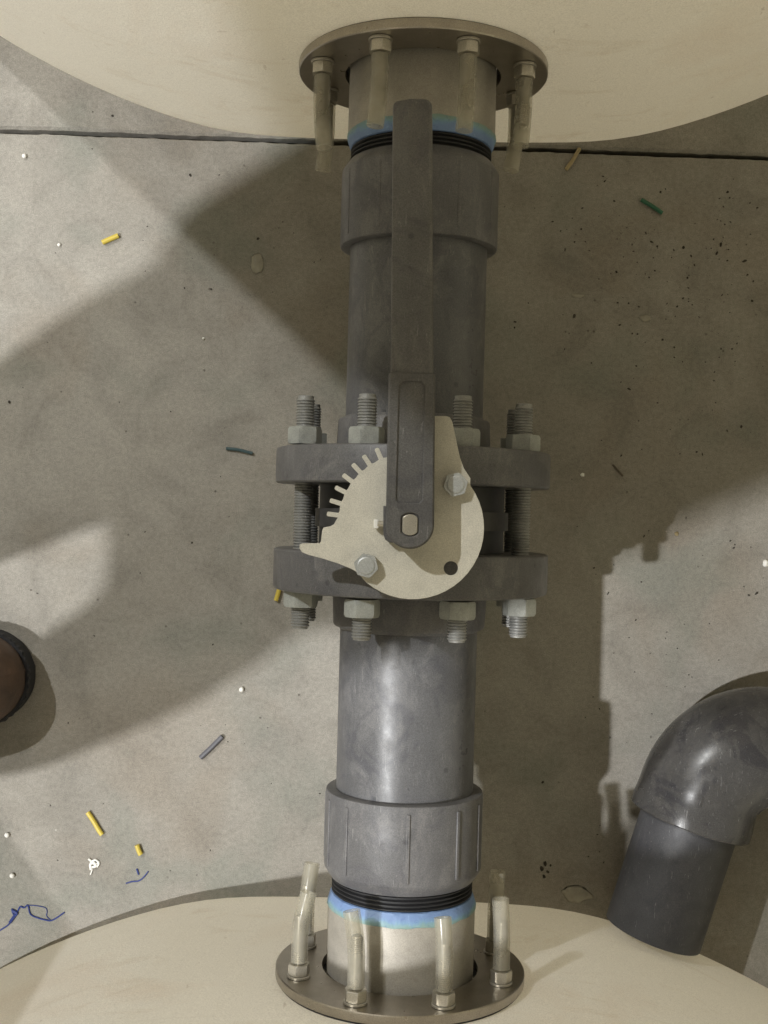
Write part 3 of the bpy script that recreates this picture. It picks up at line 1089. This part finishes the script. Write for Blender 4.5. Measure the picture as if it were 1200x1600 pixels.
J = dict(pel=(-0.62, -0.15, 1.00), waist=(-0.60, -0.14, 1.10), chest=(-0.50, -0.09, 1.29), nb=(-0.43, -0.07, 1.46), head0=(-0.38, -0.06, 1.54), head1=(-0.31, -0.05, 1.62),
         hs=(-0.615, -0.280, 0.92), ks=(-0.60, -0.300, 0.50), as_=(-0.63, -0.245, 0.10),
         hn=(-0.63, -0.098, 0.92), kn=(-0.655, -0.108, 0.50), an=(-0.67, -0.08, 0.10),
         ss=(-0.48, -0.170, 1.37), es=(-0.45, -0.195, 1.18), ws=(-0.16, -0.11, 1.275),
         sn=(-0.47, 0.07, 1.36), en=(-0.40, 0.12, 1.22), wn=(-0.16, 0.12, 1.275))
Vb = [(J['pel'], (0.10, 0.09)), (J['waist'], (0.11, 0.10)), (J['chest'], (0.15, 0.11)), (J['nb'], 0.06), (J['head0'], 0.065), (J['head1'], (0.085, 0.095)),
      (J['hs'], 0.055), (J['ks'], 0.045), (J['as_'], 0.042), (J['hn'], 0.065), (J['kn'], 0.058), (J['an'], 0.042),
      (J['ss'], 0.06), (J['es'], 0.042), (J['ws'], 0.03), (J['sn'], 0.06), (J['en'], 0.042), (J['wn'], 0.03)]
# hands: palm and five fingers each
Eb = [(0, 1), (1, 2), (2, 3), (3, 4), (4, 5), (0, 6), (6, 7), (7, 8), (0, 9), (9, 10), (10, 11), (2, 12), (12, 13), (13, 14), (2, 15), (15, 16), (16, 17)]
for wi, s_ in ((14, -1), (17, 1)):
    w = Vector(Vb[wi][0])
    palm = w + Vector((0.07, -s_ * 0.02, 0.012))
    Vb.append((tuple(palm), 0.026))
    pi = len(Vb) - 1
    Eb.append((wi, pi))
    for k in range(4):
        b0 = palm + Vector((0.018, (k - 1.5) * 0.02, 0.004))
        b1 = b0 + Vector((0.028 - 0.004 * abs(k - 1), -s_ * 0.006, 0.014))
        b2 = b1 + Vector((0.018, -s_ * 0.008, 0.020))
        i0 = len(Vb)
        Vb += [(tuple(b0), 0.010), (tuple(b1), 0.009), (tuple(b2), 0.0075)]
        Eb += [(pi, i0), (i0, i0 + 1), (i0 + 1, i0 + 2)]
    t0 = palm + Vector((-0.01, -s_ * 0.035, 0.016))
    t1 = t0 + Vector((0.018, -s_ * 0.02, 0.012))
    i0 = len(Vb)
    Vb += [(tuple(t0), 0.011), (tuple(t1), 0.009)]
    Eb += [(pi, i0), (i0, i0 + 1)]
person = skin_mesh('person', Vb, Eb, M_SKIN)
tag(person, 'person in brown work boots standing on the floor, only one boot toe showing', 'person')
trousers = skin_mesh('trousers', [((-0.62, -0.165, 1.04), (0.12, 0.10)), (J['hs'], 0.058), (J['ks'], 0.052), ((-0.635, -0.245, 0.07), 0.052), (J['hn'], 0.09), (J['kn'], 0.075), ((-0.675, -0.08, 0.07), 0.066), ((-0.61, -0.145, 1.10), (0.12, 0.10))],
                     [(0, 1), (1, 2), (2, 3), (0, 4), (4, 5), (5, 6), (0, 7)], M_CLOTH, person)
bm = bmesh.new()
rings = []
for cx_, cy_, cz_, hx_, hy_ in ((-0.607, -0.148, 0.99, 0.105, 0.168), (-0.59, -0.147, 1.09, 0.115, 0.172), (-0.55, -0.125, 1.21, 0.12, 0.185), (-0.50, -0.095, 1.32, 0.115, 0.188), (-0.465, -0.075, 1.40, 0.10, 0.155), (-0.44, -0.068, 1.45, 0.07, 0.08), (-0.43, -0.066, 1.47, 0.06, 0.065)):
    rings.append([bm.verts.new((cx_ + hx_ * math.cos(t), cy_ + hy_ * math.sin(t) * (1 + 0.06 * math.cos(2 * t)), cz_ + 0.012 * math.sin(3 * t))) for t in [2 * PI * k / 40 for k in range(40)]])
for A, B in zip(rings, rings[1:]):
    for k in range(40):
        bm.faces.new((A[k], A[(k + 1) % 40], B[(k + 1) % 40], B[k]))
bm.faces.new(rings[0][::-1])
bm.faces.new(rings[-1])
for a_, b_, c_ in ((J['ss'], J['es'], (-0.20, -0.12, 1.27)), (J['sn'], J['en'], (-0.20, 0.15, 1.265))):
    tube(bm, smooth_path([Vector((-0.52, (a_[1] - 0.08) * 0.6, 1.33)), a_, b_, c_], 6), [0.075 - 0.0017 * k for k in range(19)], 20)
new_obj('jacket', bm, M_JACK, person, smooth=70)
hair = skin_mesh('hair', [((-0.42, -0.05, 1.57), 0.085), ((-0.36, -0.04, 1.665), (0.10, 0.10)), ((-0.30, -0.035, 1.69), 0.075)], [(0, 1), (1, 2)], M_HAIR, person)


def boot(toe, yaw):
    """foot along local +x, toe tip at the origin"""
    M = Matrix.Translation((toe.x, toe.y, 0)) @ Matrix.Rotation(yaw, 4, 'Z')
    half = [(0.000, 0.000), (-0.004, 0.018), (-0.012, 0.031), (-0.026, 0.043), (-0.048, 0.051), (-0.08, 0.054), (-0.12, 0.050), (-0.17, 0.041), (-0.22, 0.038), (-0.26, 0.038), (-0.285, 0.029), (-0.295, 0.0)]

    def outline(off, wob=0):
        top_ = smooth_path([Vector((x, y, 0)) for x, y in half], 5)
        loop = list(top_) + [Vector((q.x, -q.y, 0)) for q in reversed(top_[1:-1])]
        n = len(loop)
        res = []
        cx = Vector((-0.14, 0, 0))
        for i, q in enumerate(loop):
            nn = (loop[(i + 1) % n] - loop[i - 1]).normalized()
            nrm = Vector((nn.y, -nn.x, 0))
            if nrm.dot(q - cx) < 0:
                nrm = -nrm
            g = off + (wob if i % 2 else -wob)
            res.append(q + nrm * g)
        return [(q.x, q.y) for q in res]
    # upper
    bm = bmesh.new()
    lv = [(0.024, -0.004, 0), (0.040, -0.0025, 0.0), (0.052, -0.006, 0.004), (0.062, -0.014, 0.010), (0.068, -0.026, 0.02)]
    rings = []
    base = outline(0)
    n = len(base)
    for z, off, sh in lv:
        pl = outline(off)
        rings.append([bm.verts.new(M @ Vector((x, y, z + (0.05 * min(1, max(0, (-x - 0.10) / 0.12)) if z > 0.06 else 0) + (0.02 * min(1, max(0, (-x - 0.08) / 0.12)) if 0.05 < z < 0.06 else 0)))) for x, y in pl])
    for A, B in zip(rings, rings[1:]):
        for k in range(n):
            bm.faces.new((A[k], A[(k + 1) % n], B[(k + 1) % n], B[k]))
    bm.faces.new(rings[0][::-1])
    bm.faces.new(rings[-1])
    # shaft
    lathe(bm, [(0.06, 0.046), (0.11, 0.045), (0.17, 0.048), (0.172, 0.044)], M @ Matrix.Translation((-0.245, 0, 0)), 32)
    up = new_obj('boot', bm, M_LEATHER, person, smooth=60)
    bm = bmesh.new()
    prism(bm, outline(-0.0015), 0.0005, 0.0235, M)
    new_obj('sole', bm, M_SOLE, up, smooth=30, bevel=0.002)
    bm = bmesh.new()
    ol = outline(0.0, 0.0)
    ol2 = outline(0.0002, 0.0009)
    prism(bm, ol2, 0.0238, 0.0300, M)
    new_obj('welt', bm, M_SOLE, up, smooth=30, bevel=0.001)
    return up


boot(P(46, 1045, 0.027), R(12))
boot(Vector((-0.47, -0.035, 0)), R(8))
# telephone held in both hands, lens side down, above the valve
phone = empty('telephone', (-0.02, 0.0, HP + 1.06))
bm = bmesh.new()
box(bm, -0.075, 0.075, -0.036, 0.036, 0.0, 0.008)
new_obj('case', bm, M_RUB, phone, bevel=0.004)
tag(phone, 'black telephone held level by the person above the valve', 'telephone')

# ------------------------------------------------------------------ light
def lamp(name, loc, power, col, radius):
    l = bpy.data.lights.new(name, 'POINT')
    l.energy = power
    l.color = col
    l.shadow_soft_size = radius
    o = bpy.data.objects.new(name, l)
    C.objects.link(o)
    o.location = loc
    return o


H = 2.7
lamp('ceiling_lamp_north_west', (-0.675 * H, 0.628 * H, HP + H), 262, (0.975, 0.985, 0.97), 0.03)
lamp('ceiling_lamp_south_west', (-0.56 * H, -0.238 * H, HP + H), 388, (0.978, 0.983, 0.985), 0.03)

w = bpy.data.worlds.new('World')
sc.world = w
w.use_nodes = True
bg = w.node_tree.nodes['Background']
# hall: dim roof overhead, paler walls round about
wt = w.node_tree
tc = wt.nodes.new('ShaderNodeTexCoord')
sx = wt.nodes.new('ShaderNodeSeparateXYZ')
wt.links.new(tc.outputs['Generated'], sx.inputs[0])
rp = wt.nodes.new('ShaderNodeValToRGB')
WZ = ((0.0, 2.05), (0.35, 1.62), (0.7, 0.75), (1.0, 0.55))
el = rp.color_ramp.elements
while len(el) < len(WZ):
    el.new(0.5)
for e_, (p_, v_) in zip(el, WZ):
    e_.position = p_
    e_.color = (v_ * 0.5, v_ * 0.5 * 0.905, v_ * 0.5 * 0.61, 1)
wt.links.new(sx.outputs['Z'], rp.inputs[0])
wt.links.new(rp.outputs[0], bg.inputs['Color'])
bg.inputs['Strength'].default_value = 0.66

sc.view_settings.view_transform = 'Standard'
sc.view_settings.look = 'None'
sc.view_settings.exposure = 0
sc.view_settings.gamma = 1
cy = sc.cycles if hasattr(sc, 'cycles') else None
sc.render.engine = 'CYCLES'
sc.cycles.max_bounces = 14
sc.cycles.diffuse_bounces = 8
sc.cycles.transmission_bounces = 12
sc.cycles.glossy_bounces = 4
sc.cycles.transparent_max_bounces = 12
sc.cycles.caustics_reflective = False
sc.cycles.caustics_refractive = False
sc.cycles.use_denoising = True
sc.cycles.sample_clamp_indirect = 4
